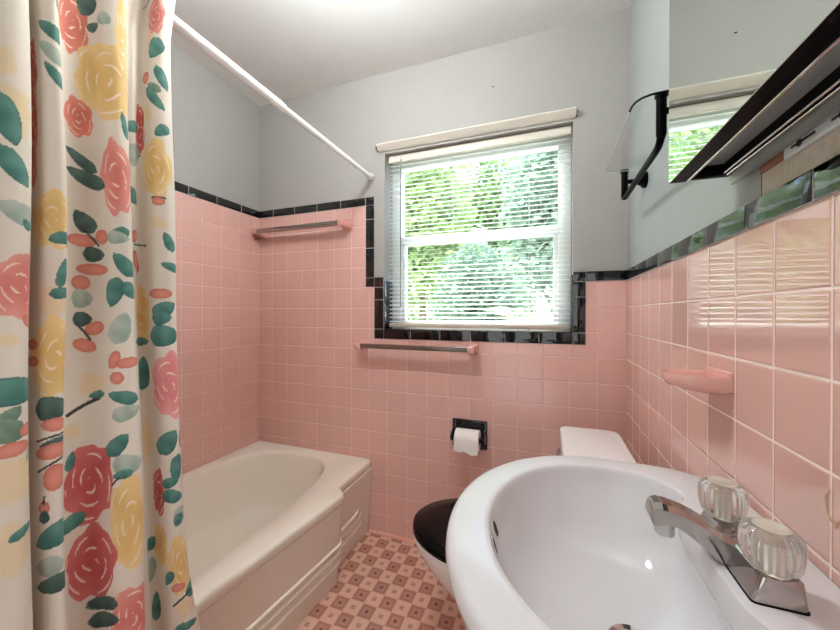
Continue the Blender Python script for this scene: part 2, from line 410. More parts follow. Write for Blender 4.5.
# ---- shower curtain: plan of the gathered folds, (offset from the rod towards the room, distance into the room)
ROD_X, ROD_Z = -0.873, 1.887
FOLD = [(-.005,.085),(.020,.115),(.026,.150),(-.016,.172),(-.022,.190),(.022,.212),(.030,.245),(-.010,.258),
        (.012,.278),(.030,.296),(.034,.314),(.020,.328),(-.022,.332),(-.030,.336),(-.010,.341),(.018,.346),(.034,.358),
        (.030,.369),(.000,.376),(-.020,.390),(-.022,.418),(-.008,.438),(.020,.450),(.036,.467),(.030,.484),(-.006,.492),
        (-.020,.504),(-.016,.516),(-.026,.527),(-.016,.535),(.014,.541),(.034,.555),(.032,.572),(.010,.583),(-.018,.578),(-.026,.566)]
def _curve(n=520):
    import numpy as np
    P=np.array(FOLD); out=[]
    for i in range(len(P)-1):
        p0,p1,p2,p3=P[max(i-1,0)],P[i],P[i+1],P[min(i+2,len(P)-1)]
        t=np.linspace(0,1,40,endpoint=False)[:,None]
        out.append(.5*((2*p1)+(-p0+p2)*t+(2*p0-5*p1+4*p2-p3)*t*t+(-p0+3*p1-3*p2+p3)*t**3))
    Q=np.vstack(out+[P[-1:]]); L=np.r_[0,np.cumsum(np.hypot(*np.diff(Q,axis=0).T))]
    s=np.linspace(0,L[-1],n)
    return s, np.interp(s,L,Q[:,0]), np.interp(s,L,Q[:,1])
def curtain_grid(n=520,m=760,z0=.17,z1=1.935):
    import numpy as np
    s,qx,qy=_curve(n); z=np.linspace(z0,z1,m); Z=z[:,None]
    sm=lambda e0,e1,x: (lambda t:t*t*(3-2*t))(np.clip((x-e0)/(e1-e0),0,1))
    out=.098*(1-sm(.40,1.25,Z))                                # hangs outside the tub rim
    amp=.62+.38*(1-sm(1.2,1.9,Z))+.12*(1-sm(.3,.8,Z))
    spread=1-.045*sm(1.3,1.8,Z)+.105*(1-sm(.25,1.25,Z))+.05*(1-sm(.3,.6,Z))
    wob=.006*np.sin(qy[None,:]*37+Z*4.1)+.003*np.sin(qy[None,:]*83-Z*7.3)
    X=ROD_X+.008+out+qx[None,:]*amp+wob*sm(0,1.7,1.9-Z)
    Y=.30+(qy[None,:]-.30)*spread+.004*np.sin(Z*5+qy[None,:]*20)+.030*sm(.50,.575,qy[None,:])*(1-sm(.25,.72,Z))
    Y=Y*(1+out/ROD_X)
    # gathered on the rod at the top
    top=sm(1.80,1.925,Z)
    X=X*(1-top)+(ROD_X+.029+.6*np.clip(qx[None,:],-.012,.02)+.0*Z)*top
    return s,z,X,Y,np.broadcast_to(Z,X.shape)
MOTIFS=[('T',0.493,1.672,0.0272,0.0127,-25),('S',0.491,1.633,0.0272,0.0127,-35),('T',0.495,1.593,0.0273,0.0091,-50),('G',0.509,1.721,0.0166,0.0064,-65),('D',0.607,1.784,0.0243,0.0162,70),('RC',0.582,1.735,0.0276,0.0592,0),('D',0.62,1.744,0.0143,0.0082,40),('RY',0.647,1.64,0.0616,0.078,0),('Y',0.33,1.579,0.0149,0.0298,0),('Y',0.337,1.521,0.0267,0.0234,0),('RC',0.446,1.6,0.0127,0.0542,0),('RC',0.444,1.493,0.0127,0.109,0),('T',0.33,1.484,0.043,0.0165,-75),('T',0.339,1.407,0.035,0.0142,-60),('Y',0.346,1.491,0.0203,0.0372,0),('RC',0.589,1.554,0.0261,0.0381,0),('D',0.591,1.47,0.0324,0.0111,-35),('D',0.6,1.435,0.0368,0.0143,-20),('S',0.348,1.33,0.027,0.0169,-30),('T',0.358,1.312,0.0103,0.0069,-50),('RY',0.484,1.33,0.038,0.0524,0),('RK',0.351,1.205,0.0338,0.0558,0),('T',0.495,1.298,0.0164,0.0109,15),('KT',0.509,1.279,0.0223,0.0022,-62),('T',0.498,1.235,0.0274,0.0064,82),('T',0.5,1.198,0.0183,0.0092,10),('Y',0.489,1.184,0.0361,0.0325,0),('D',0.593,1.347,0.0245,0.0163,-55),('C',0.589,1.309,0.0244,0.0122,0),('D',0.609,1.282,0.0186,0.0145,0),('C',0.607,1.251,0.0269,0.0114,0),('C',0.586,1.223,0.0142,0.0142,0),('S',0.588,1.191,0.0162,0.0182,0),('K',0.602,1.319,0.0247,0.0021,-50),('S',0.643,1.765,0.0164,0.0123,30),('RY',0.679,1.758,0.0127,0.0844,0),('RK',0.822,1.849,0.0231,0.0416,0),('T',0.826,1.775,0.0278,0.0162,60),('Y',0.812,1.793,0.0139,0.0277,0),('T',0.84,1.709,0.0279,0.0116,-65),('C',0.797,1.705,0.0139,0.0092,70),('G',0.821,1.684,0.0185,0.0092,-20),('T',0.822,1.658,0.0324,0.0116,-45),('RK',0.659,1.442,0.0312,0.0769,0),('T',0.679,1.556,0.0275,0.0063,-80),('T',0.756,1.582,0.0203,0.0113,30),('S',0.762,1.521,0.0273,0.0136,80),('RR',0.779,1.584,0.0116,0.0578,0),('T',0.754,1.428,0.0226,0.0113,-60),('RY',0.822,1.498,0.0347,0.0671,0),('T',0.837,1.586,0.0186,0.0116,40),('Y',0.803,1.623,0.0139,0.0208,0),('K',0.826,1.43,0.0162,0.0023,0),('C',0.826,1.421,0.0139,0.0093,0),('T',0.658,1.328,0.0209,0.0104,20),('S',0.656,1.319,0.0208,0.0125,0),('C',0.624,1.319,0.0125,0.0145,0),('T',0.667,1.263,0.0294,0.0147,-50),('T',0.647,1.205,0.0312,0.0166,75),('T',0.675,1.209,0.0191,0.0127,-60),('C',0.758,1.337,0.0137,0.0091,70),('C',0.765,1.279,0.0253,0.0103,-75),('KT',0.776,1.319,0.0186,0.0028,0),('RY',0.783,1.154,0.021,0.07,0),('Y',0.824,1.372,0.0255,0.0139,-20),('T',0.846,1.328,0.0234,0.0094,-70),('T',0.851,1.27,0.0212,0.0094,-20),('C',0.828,1.207,0.0232,0.0116,0),('T',0.835,1.17,0.0256,0.0163,35),('Y',0.337,1.116,0.0164,0.0115,0),('C',0.366,1.147,0.0138,0.0103,-40),('C',0.452,1.105,0.0107,0.0089,0),('C',0.453,1.075,0.0125,0.0089,0),('T',0.348,1.033,0.0378,0.0214,0),('G',0.34,0.996,0.0161,0.0097,45),('G',0.337,0.97,0.0192,0.0176,40),('RY',0.491,1.082,0.0394,0.0716,0),('D',0.489,0.993,0.0264,0.0194,0),('D',0.588,1.149,0.0142,0.0142,0),('C',0.607,1.13,0.0165,0.0124,30),('C',0.591,1.096,0.0182,0.0121,-30),('Y',0.602,1.016,0.0243,0.0283,0),('K',0.589,0.977,0.0278,0.004,28),('K',0.591,1.121,0.0182,0.0024,-60),('T',0.609,0.996,0.0122,0.0071,10),('S',0.656,1.13,0.0333,0.0187,70),('C',0.643,1.065,0.0185,0.0103,70),('C',0.667,1.058,0.0208,0.0104,10),('C',0.647,1.028,0.0123,0.0123,0),('T',0.656,0.989,0.0266,0.0123,-15),('S',0.661,0.958,0.0245,0.0143,20),('T',0.778,1.096,0.0209,0.0093,0),('T',0.781,1.023,0.037,0.0162,85),('T',0.83,1.151,0.0186,0.0162,0),('T',0.835,1.109,0.0301,0.0232,0),('RP',0.842,0.996,0.0368,0.0736,0),('C',0.362,0.97,0.0133,0.0092,30),('C',0.34,0.942,0.0224,0.0112,10),('S',0.367,0.935,0.02,0.0067,65),('Y',0.342,0.896,0.0318,0.0413,0),('C',0.493,0.965,0.0193,0.0106,0),('Y',0.573,0.933,0.0154,0.0173,0),('K',0.486,0.944,0.0226,0.0021,14),('D',0.491,0.935,0.0209,0.0061,15),('C',0.491,0.921,0.0261,0.0122,10),('K',0.495,0.903,0.0313,0.0021,28),('C',0.493,0.877,0.0207,0.0156,80),('T',0.572,0.879,0.0171,0.0066,80),('C',0.478,0.83,0.0102,0.0085,85),('D',0.478,0.816,0.0102,0.0076,85),('K',0.478,0.842,0.0068,0.0017,85),('T',0.57,0.768,0.0259,0.013,15),('RR',0.6,0.83,0.0372,0.0724,0),('T',0.645,0.896,0.0261,0.014,50),('S',0.661,0.858,0.0241,0.0181,0),('T',0.652,0.84,0.0159,0.008,15),('K',0.641,0.828,0.0099,0.002,50),('RY',0.661,0.751,0.0314,0.0844,0),('Y',0.783,0.875,0.0182,0.0499,0),('T',0.831,0.87,0.0293,0.018,55),('T',0.869,0.879,0.0303,0.0117,85),('T',0.848,0.812,0.0293,0.0135,80),('RR',0.806,0.765,0.0155,0.0489,0),('T',0.833,0.784,0.0178,0.01,15),('T',0.837,0.754,0.0222,0.0133,-15),('S',0.851,0.709,0.0201,0.0157,60),('T',0.846,0.703,0.0133,0.0089,60),('Y',0.337,0.796,0.034,0.0433,0),('T',0.349,0.816,0.0174,0.0063,30),('T',0.493,0.784,0.0322,0.017,25),('S',0.482,0.737,0.02,0.015,0),('D',0.489,0.709,0.0267,0.0125,8),('RR',0.604,0.686,0.0363,0.0649,0),('T',0.613,0.61,0.0171,0.0095,0),('D',0.62,0.612,0.0228,0.0114,-10),('D',0.622,0.582,0.0227,0.0133,0),('RK',0.665,0.582,0.0344,0.0535,0),('T',0.779,0.658,0.0154,0.011,50),('KT',0.769,0.628,0.0302,0.0022,80),('S',0.776,0.603,0.0261,0.0109,80),('T',0.783,0.526,0.0304,0.0087,85),('RY',0.803,0.654,0.0175,0.0438,0),('RY',0.844,0.607,0.0264,0.0616,0),('T',0.819,0.586,0.0152,0.0087,60),('T',0.864,0.549,0.0203,0.0135,60),('C',0.835,0.563,0.0131,0.0087,0),('K',0.84,0.537,0.0219,0.0026,30),('Y',0.844,0.516,0.022,0.0264,0),('T',0.84,0.475,0.0198,0.0088,0)]

def pattern(S, T):
    """printed flowers and leaves, colours in cloth coordinates (along the cloth, up the cloth)"""
    sh = S.shape
    rng = np.random.RandomState(3)
    col = np.empty(sh + (3,)); col[:] = lin((234, 225, 211))[:3]
    L = lambda *c: np.array(lin(c)[:3])
    def blend(mask, c): col[mask] = 0; col.__setitem__(mask, c)
    pal = {'T': ((62, 116, 108), (96, 148, 134)), 'D': ((58, 84, 78), (84, 112, 100)), 'G': ((96, 128, 108), (128, 152, 130)), 'S': ((158, 176, 160), (190, 200, 186)),
           'C': ((208, 120, 100), (228, 152, 132)), 'Y': ((232, 208, 160), (240, 222, 184)), 'K': ((58, 60, 56), (70, 74, 68)), 'KT': ((70, 120, 112), (80, 128, 120)),
           'RC': ((206, 104, 84), (226, 142, 118)), 'RK': ((216, 116, 108), (232, 158, 144)), 'RP': ((220, 126, 130), (236, 164, 160)), 'RR': ((186, 74, 76), (208, 112, 108)), 'RY': ((226, 186, 110), (240, 212, 150))}
    order = {'Y': 0, 'R': 1}
    for i, (k, cs, ct, a, b, rot) in sorted(enumerate(MOTIFS), key=lambda q: order.get(q[1][0][0], 2)):
        if k[0] in 'TDGSC' : a, b = a * 1.05, b * 1.05
        R = max(a, b) * 1.35
        j0, j1 = np.searchsorted(S[0], [cs - R, cs + R]); i0, i1 = np.searchsorted(T[:, 0], [ct - R, ct + R])
        if j1 <= j0 or i1 <= i0: continue
        ds, dt = S[i0:i1, j0:j1] - cs, T[i0:i1, j0:j1] - ct
        r = math.radians(rot); u = (ds * math.cos(r) + dt * math.sin(r)) / a; v = (-ds * math.sin(r) + dt * math.cos(r)) / b
        ang = np.arctan2(v, u); rad = np.hypot(u, v)
        c0, c1 = L(*pal[k][0]), L(*pal[k][1]); sub = col[i0:i1, j0:j1]
        ph = rng.uniform(0, 6.28, 4)
        if k[0] == 'R':
            edge = 1 + .07 * np.sin(5 * ang + ph[0]) + .04 * np.sin(9 * ang + ph[1])
            inside = rad < edge
            w = np.clip(.25 + .75 * (rad / edge) ** 2 + .18 * np.sin(3 * ang + ph[2]) * (rad > .35), 0, 1)[..., None]
            c = c0 * (1 - w) + c1 * w
            sw = rad * 3.1 + ang / 6.283 * 1.0 + .16 * np.sin(2 * ang + ph[3]); fr_ = sw - np.floor(sw); ring = np.floor(sw)
            gate = np.sin(ang * (2 + ring % 3) + ring * 2.4 + ph[0]) > -.15
            st = (np.abs(fr_ - .5) < .11 * (1.1 - .3 * rad) * (.55 + .45 * np.sin(ang * (2 + ring % 3) + ring * 2.4 + ph[0]))) & gate & (rad < .96 * edge) & (rad > .12)
            hi = np.array(lin((250, 232, 214))[:3])
            c = np.where(st[..., None], c * .15 + hi * .85, c)
            sub[inside] = c[inside]
        elif k == 'Y':
            edge = 1 + .10 * np.sin(4 * ang + ph[0])
            w = np.clip((edge - rad) * 3, 0, 1)[..., None] * .8
            sub[:] = sub * (1 - w) + (c0 * .6 + c1 * .4) * w
        elif k[0] == 'K':
            inside = (np.abs(u) < 1) & (np.abs(v + .5 * (u * u - .4)) < .85)
            sub[inside] = c0
        elif k == 'C':
            inside = rad < 1
            w = np.clip(rad, 0, 1)[..., None] ** 2; c = c1 * (1 - w) + c0 * w
            sub[inside] = c[inside]
        else:
            wd = np.sqrt(np.clip(1 - u * u, 0, 1)) * (1 - .28 * u * np.sign(math.sin(ph[0])))
            wd = wd * np.clip((1 - np.abs(u)) * 3.2, 0, 1) ** .35
            inside = (np.abs(u) < 1) & (np.abs(v) < wd)
            w = np.clip(.5 + .6 * v + .25 * np.sin(u * 6 + ph[1]), 0, 1)[..., None]
            c = c0 * (1 - w) + c1 * w
            rim = inside & (np.abs(v) > wd - .13)
            if k in 'TD': c = np.where(rim[..., None], c * .72, c)
            sub[inside] = c[inside]
    return col
cur = thing('shower_curtain', 'cream floral shower curtain with roses and green leaves, bunched on the white rod', 'shower curtain', (-.80, .35, .17))
n_, m_ = 700, 1000
s_, z_, X_, Y_, Z_ = curtain_grid(n_, m_)
S_, T_ = np.meshgrid(s_, z_)
me = bpy.data.meshes.new('cloth')
vv = np.stack([X_, Y_, Z_], -1).reshape(-1, 3)
ii = np.arange(n_ * m_).reshape(m_, n_)
ff = np.stack([ii[:-1, :-1], ii[:-1, 1:], ii[1:, 1:], ii[1:, :-1]], -1).reshape(-1, 4)
me.from_pydata(vv.tolist(), [], ff.tolist())
me.polygons.foreach_set('use_smooth', [True] * len(me.polygons))
ca = me.color_attributes.new('print', 'FLOAT_COLOR', 'POINT')
cc = np.ones((n_ * m_, 4), dtype=np.float32); cc[:, :3] = pattern(S_, T_).reshape(-1, 3)
ca.data.foreach_set('color', cc.ravel())
t = NT('printed curtain cloth'); p, x = t.pos()
at = t.node('ShaderNodeAttribute', attribute_name='print')
t.set(Base_Color=at.outputs[0], Roughness=.75, Sheen_Weight=.15)
t.bump(t.noise(p, 420., 2.), .0003)
tl = t.node('ShaderNodeBsdfTranslucent'); t.t.links.new(at.outputs[0], tl.inputs[0])
mx = t.node('ShaderNodeMixShader'); mx.inputs[0].default_value = .22
t.t.links.new(t.b.outputs[0], mx.inputs[1]); t.t.links.new(tl.outputs[0], mx.inputs[2]); t.t.links.new(mx.outputs[0], t.out.inputs[0])
me.materials.append(t.m)
cl = bpy.data.objects.new('cloth', me); COL.objects.link(cl); cl.parent = cur; cl.matrix_parent_inverse = Matrix.Translation(-cur.location)
sd = cl.modifiers.new('thick', 'SOLIDIFY'); sd.thickness = .0012; sd.offset = 0
# clear liner behind it
ln = MB(); nl, ml = 90, 60
lv = []
for j in range(ml):
    z = .42 + (1.905 - .42) * j / (ml - 1)
    for i in range(nl):
        y = .13 + (.600 - .13) * i / (nl - 1)
        yy = y + (.012 * math.sin(z * 9) - .02 * sm(1.7, 1.9, z)) * (i / nl)
        lv.append((-.905 - .02 * (1 - sm(.5, 1.2, z)) + .010 * math.sin(y * 95 + z) * (1 - sm(1.8, 1.9, z)) + .020 * sm(1.85, 1.9, z) * 0, yy, z))
ln.add(lv, [(j * nl + i, j * nl + i + 1, (j + 1) * nl + i + 1, (j + 1) * nl + i) for j in range(ml - 1) for i in range(nl - 1)])
ln.build('liner', M['liner'], cur)
for k in range(7):
    y = .15 + .062 * k
    r = .024; pts = [(RX, y, RZ - .006)]
    MB().tube([(RX + r * math.cos(a), y, RZ - .004 + (r + .002) * math.sin(a)) for a in [2 * PI * q / 28 for q in range(29)]], .0016, 8, False).build('ring', M['chrome'], cur)

# ------------------------------------------------------------------ bathtub
tub = thing('bathtub', 'cream built-in bathtub with stepped apron below the pink tiled walls', 'bathtub', (-1.24, .86, 0))
ZR = .388
def front(y, lip=0.):
    base = -.812 - .062 * max(0, min(1, (1.25 - y) / .6)) if y < 1.26 else -.812
    j = sm(1.262, 1.338, y)
    return (base * (1 - j) + (-.868) * j)
TY0, TY1, TX0 = .100, D - .002, XL + .002
ys = [TY0 + (1.20 - TY0) * k / 40 for k in range(41)] + [1.20 + (1.36 - 1.20) * k / 32 for k in range(1, 33)] + [1.36 + (TY1 - 1.36) * k / 14 for k in range(1, 15)]
nb, ny = 24, len(ys)
def ring_outer(off, z, r=0.):
    out = [(front(y) + off, y, z) for y in ys]
    if r:                                             # soften the corners
        out = [(x - r * (1 - math.sqrt(max(0, 1 - max(0, (y - (TY1 - r)) / r) ** 2))), y, z) for x, y, z in out]
    x1 = out[-1][0]
    out += [(x1 + (TX0 - x1) * k / nb, TY1, z) for k in range(1, nb)]
    out += [(TX0, TY1 + (TY0 - TY1) * k / 48, z) for k in range(0, 49)]
    x0 = out[0][0]
    out += [(TX0 + (x0 - TX0) * k / nb, TY0, z) for k in range(1, nb)]
    return out
O = ring_outer(0, 0)
icx, icy, ihx, ihy = -1.283, .86, .322, .702           # inner opening
def ring_inner(sx, sy, z, ex=3.2, cx=icx, cy=icy):
    out = []
    for (x, y, _) in O:
        u, v = (x - cx) / .37, (y - cy) / .76
        m0 = max(abs(u), abs(v)); u, v = u / m0, v / m0      # onto the unit square
        k = (abs(u) ** ex + abs(v) ** ex) ** (-1 / ex)
        out.append((cx + u * k * ihx * sx, cy + v * k * ihy * sy, z))
    return out
bm_ = MB()
loops = [ring_outer(-.010, .338), ring_outer(-.005, .344, .004), ring_outer(-.001, .354, .006), ring_outer(.0, .374, .008), ring_outer(-.002, .3815, .010), ring_outer(-.007, .3865, .014), ring_outer(-.016, ZR, .020)]
ri = [ring_inner(1.0, 1.0, ZR + .001), ring_inner(.985, .993, ZR - .003), ring_inner(.965, .985, ZR - .016), ring_inner(.94, .97, ZR - .06), ring_inner(.90, .94, .22), ring_inner(.85, .90, .13), ring_inner(.78, .84, .085), ring_inner(.62, .72, .068), ring_inner(.3, .36, .062), ring_inner(.02, .02, .06)]
bm_.loft(loops + ri, False, True)
bm_.build('basin', M['tub'], tub, smooth=50)
ap = MB()
fo = lambda y, z: front(y) - .006 - .026 * (1 - z / .34) + (.008 if y > 1.34 else .008 * sm(1.262, 1.338, y))
rows = []
for k in range(9):
    z = .342 * k / 8
    rows.append([(fo(y, z), y, z) for y in ys])
back_ = [[(fo(y, z) - .012, y, z) for y in ys] for z in (.342, 0)]
ap.loft(rows + back_ + [rows[0]], False, False, closed=False)
ap.build('apron', M['tub'], tub, smooth=50)
for z, ye in ((.167, 1.500), (.130, 1.530), (.085, 1.548)):
    pts = []
    for y in [TY0 + .004 + (ye - .04 - TY0) * k / 110 for k in range(111)]: pts.append((fo(y, z) + .0005, y, z))
    for k in range(1, 9):
        a = (PI / 2) * k / 8 * .75; r = .045
        y = pts[110][1] + r * math.sin(a); zz = z + r * (1 - math.cos(a)); pts.append((fo(y, zz) + .0005 - .006 * (k / 8) ** 2, y, zz))
    MB().tube(pts, [.0085] * len(pts), 10).build('apron_ridge', M['tub'], tub, smooth=60)
MB().lathe([(0, 0), (.035, 0), (.036, .004), (.030, .008), (0, .009)], (-1.285, .30, .066), n=24).build('drain', M['chrome'], tub)

# ------------------------------------------------------------------ towel bars
def towel_bar(label, xa, xb, z):
    o = thing('towel_bar', label, 'towel bar', ((xa + xb) / 2, D, z), 'towel bars on the back wall')
    yb = D - .060
    for x in (xa, xb):
        b_ = MB(); l = []
        for hw, y in ((.027, D + .001), (.027, D - .008), (.021, D - .016), (.015, D - .045), (.0165, D - .052), (.0165, yb - .012), (.012, yb - .016)):
            l.append(rrect(0, 0, hw, hw, hw * .3, 0, 3)); l[-1] = [(x + p_[0], y, z + p_[1]) for p_ in l[-1]]
        b_.loft(l).build('end_block', M['pink_ceramic'], o, smooth=40)
    b_ = MB(); q = .0120
    b_.loft([[(x, yb + p_[0], z + p_[1]) for p_ in rrect(0, 0, q, q, .0025, 0, 3)] for x in (xa + .008, xb - .008)]).build('bar', M['chrome_dull'], o, smooth=40)
    return o
towel_bar('chrome towel bar with pink ends high in the tub corner', -1.606, -1.020, 1.643)
towel_bar('chrome towel bar with pink ends just below the window', -.917, -.325, .995)

# ------------------------------------------------------------------ paper holder and roll
tp = thing('toilet_paper_holder', 'black ceramic paper holder set in the pink tiled back wall', 'toilet paper holder', (-.340, D, .59))
hx0, hx1, hz0, hz1 = -.424, -.257, .522, .656
b_ = MB()
for x0, x1, z0, z1 in ((hx0, hx0 + .020, hz0, hz1), (hx1 - .020, hx1, hz0, hz1), (hx0 + .018, hx1 - .018, hz1 - .020, hz1), (hx0 + .018, hx1 - .018, hz0, hz0 + .018)):
    b_.box(x0, x1, D - .013, D + .001, z0, z1, .004, 3)
b_.box(hx0 + .01, hx1 - .01, D - .004, D + .001, hz0 + .01, hz1 - .01)
b_.build('back_plate', M['black_ceramic'], tp)
for s, x in ((-1, hx0 + .008), (1, hx1 - .008)):
    MB().loft([[(x + dx, y, .580 + dz) for y, dz in ((D - .005, -.03), (D - .005, .034), (D - .045, .022), (D - .060, .012), (D - .063, 0), (D - .060, -.012), (D - .045, -.02))] for dx in (-.005, .005)]).build('arm', M['black_ceramic'], tp, smooth=30)
MB().tube([(hx0 + .01, D - .050, .578), (hx1 - .01, D - .050, .578)], .009, 16).build('spindle', M['black_metal'], tp)
ro = thing('toilet_paper_roll', 'white roll of tissue on the black wall holder', 'toilet paper', (-.340, D - .05, .57))
r0, r1, xa, xb, yc, zc_ = .018, .046, -.396, -.285, D - .050, .578
b_ = MB(); prof = [(r0, xa), (r1 - .002, xa), (r1, xa + .002), (r1, xb - .002), (r1 - .002, xb), (r0, xb), (r0, xa)]
ls = []
for r, x in prof: ls.append([(x, yc + r * math.cos(2 * PI * k / 40), zc_ + r * math.sin(2 * PI * k / 40)) for k in range(40)])
b_.loft(ls, False, False)
b_.build('paper', M['paper'], ro, smooth=40)
sh = []
for j in range(9):
    f_ = j / 8; row = []
    for i in range(25):
        x = xa + (xb - xa) * i / 24; u = i / 24
        zb = .531 - .002 + .003 * math.sin(u * 13 + 1) + .003 * math.sin(u * 5) + (.004 if .25 < u < .5 else 0)
        z = zc_ + .01 + (zb - zc_ - .01) * f_
        y = yc - r1 - .0006 - .004 * f_ * math.sin(u * 3)
        if z > zc_: y = yc - math.sqrt(max(0, (r1 + .0008) ** 2 - (z - zc_) ** 2))
        row.append((x, y, z))
    sh.append(row)
b_ = MB(); b_.add([p_ for r in sh for p_ in r], [(j * 25 + i, j * 25 + i + 1, j * 25 + 26 + i, j * 25 + 25 + i) for j in range(8) for i in range(24)])
b_.build('loose_sheet', M['paper'], ro)
b_ = MB(); b_.loft([[(x, yc + r * math.cos(2 * PI * k / 24), zc_ + r * math.sin(2 * PI * k / 24)) for k in range(24)] for r, x in ((r0 - .0006, xa - .0005), (r0 + .0006, xa - .0005), (r0 + .0006, xb + .0005), (r0 - .0006, xb + .0005), (r0 - .0006, xa - .0005))], False, False)
b_.build('core', M['card'], ro)

# ------------------------------------------------------------------ toilet
toi = thing('toilet', 'white toilet with a closed black seat, tank against the right wall', 'toilet', (-.12, 1.20, 0))
TC = 1.200
def egg(z, xf, xb, hw, n=56, flat=2.6):
    out = []; xc = xb - (xb - xf) * .42
    for k in range(n):
        a = 2 * PI * k / n; c, s = math.cos(a), math.sin(a)
        if c < 0: x = xc + c * (xc - xf); y = s * hw
        else:
            x = xc + math.copysign(abs(c) ** (2 / flat), c) * (xb - xc); y = math.copysign(abs(s) ** (2 / flat), s) * hw
        out.append((x, TC + y, z))
    return out
b_ = MB()
b_.loft([egg(0, -.265, .12, .112), egg(.012, -.270, .12, .116), egg(.05, -.262, .11, .104), egg(.12, -.275, .09, .100), egg(.18, -.315, .07, .118), egg(.24, -.370, .055, .146), egg(.30, -.420, .05, .172), egg(.345, -.448, .05, .186), egg(.372, -.458, .05, .190), egg(.384, -.454, .05, .187), egg(.386, -.430, .03, .165), egg(.384, -.40, .0, .14)])
b_.build('bowl', M['toilet_white'], toi, smooth=50)
MB().box(.00, .235, TC - .115, TC + .115, .26, .402, .02, 4).build('rear_deck', M['toilet_white'], toi)
b_ = MB(); b_.loft([egg(.386, -.452, -.005, .186), egg(.389, -.457, -.003, .190), egg(.398, -.457, -.003, .190), egg(.4005, -.453, -.006, .187)]); b_.build('seat_ring', M['black_seat'], toi, smooth=50)
b_ = MB(); b_.loft([egg(.4012, -.450, -.006, .184), egg(.404, -.456, -.002, .189), egg(.411, -.456, -.002, .189), egg(.416, -.450, -.006, .184), egg(.4185, -.40, -.03, .150), egg(.4195, -.33, -.08, .09)])
b_.build('seat_lid', M['black_seat'], toi, smooth=50)
for dy in (-.075, .075): MB().box(-.012, .030, TC + dy - .02, TC + dy + .02, .3865, .412, .006, 3).build('hinge', M['black_seat'], toi)
tk = MB(); tl_ = []
for z, g in ((.402, .016), (.412, .008), (.45, .004), (.703, 0.)):
    tl_.append(rrect(.150, TC, .094 - g, .226 - g, .03, z))
tk.loft(tl_).build('tank', M['toilet_white'], toi, smooth=40)
tk = MB(); tk.loft([rrect(.150, TC, .097, .231, .032, .7035), rrect(.150, TC, .101, .236, .034, .707), rrect(.150, TC, .101, .236, .034, .724), rrect(.150, TC, .097, .232, .034, .731), rrect(.150, TC, .085, .220, .03, .734)])
tk.build('tank_lid', M['toilet_white'], toi, smooth=40)
lv_ = MB().lathe([(0, 0), (.014, 0), (.014, -.008), (.008, -.014), (0, -.014)], (.057, 1.34, .665), 'X', 16)
lv_.tube([(.043, 1.34, .665), (.040, 1.30, .662), (.038, 1.265, .655)], [.006, .006, .008], 10).build('flush_lever', M['chrome'], toi)

# ------------------------------------------------------------------ sink
snk = thing('sink', 'large white oval sink on the right wall beneath the mirror', 'sink', (.10, .545, 0))
SC = .545
def sink_outer(g, z, n=120):
    out = []
    for k in range(n):
        a = 2 * PI * k / n; c, s = math.cos(a), math.sin(a)
        if c < 0: x = .105 + c * (.246 - g); y = s * (.280 - g)
        else:
            x = .105 + abs(c) ** (2 / 4.6) * (.2095 - max(0, g) * .6); y = math.copysign(abs(s) ** (2 / 4.6), s) * (.280 - g)
        out.append((x, SC + y, z))
    return out
def sink_inner(sc_, z, n=120, cx=.115):
    out = []
    for k in range(n):
        a = 2 * PI * k / n; c, s = math.cos(a), math.sin(a)
        if c < 0: x = .105 + c * .186; y = s * .222
        else:
            x = .105 + abs(c) ** (2 / 2.8) * .137; y = math.copysign(abs(s) ** (2 / 2.8), s) * .222
            lim = .193 + .06 * sm(.085, .200, abs(y)); w_ = sm(.755, .835, z); x = w_ * -.012 * math.log(math.exp(-x / .012) + math.exp(-lim / .012)) + (1 - w_) * x
        out.append((cx + (x - cx) * sc_, SC + y * sc_, z))
    return out
b_ = MB()
under = [sink_outer(.20, .60), sink_outer(.17, .66), sink_outer(.11, .724), sink_outer(.045, .795), sink_outer(.012, .815), sink_outer(.001, .826), sink_outer(-.001, .836), sink_outer(.001, .847), sink_outer(.005, .8535), sink_outer(.012, .8560)]
inner = [sink_inner(1.045, .8565), sink_inner(1.008, .8562), sink_inner(.998, .8545), sink_inner(.988, .849), sink_inner(.975, .838), sink_inner(.945, .818), sink_inner(.88, .795), sink_inner(.82, .768), sink_inner(.72, .743), sink_inner(.56, .724), sink_inner(.36, .711), sink_inner(.18, .7045), sink_inner(.10, .702)]
b_.loft(under + inner, True, True)
sink_basin = b_.build('basin', M['porcelain'], snk, smooth=60)
b_ = MB()
def ped(z, hx, hy, cx): return [(cx + hx * math.cos(2 * PI * k / 48), SC + hy * math.sin(2 * PI * k / 48), z) for k in range(48)]
b_.loft([ped(0, .105, .115, .17), ped(.03, .105, .115, .17), ped(.07, .088, .092, .175), ped(.3, .075, .08, .18), ped(.5, .08, .088, .18), ped(.62, .095, .11, .175)])
b_.build('pedestal', M['porcelain'], snk, smooth=50)
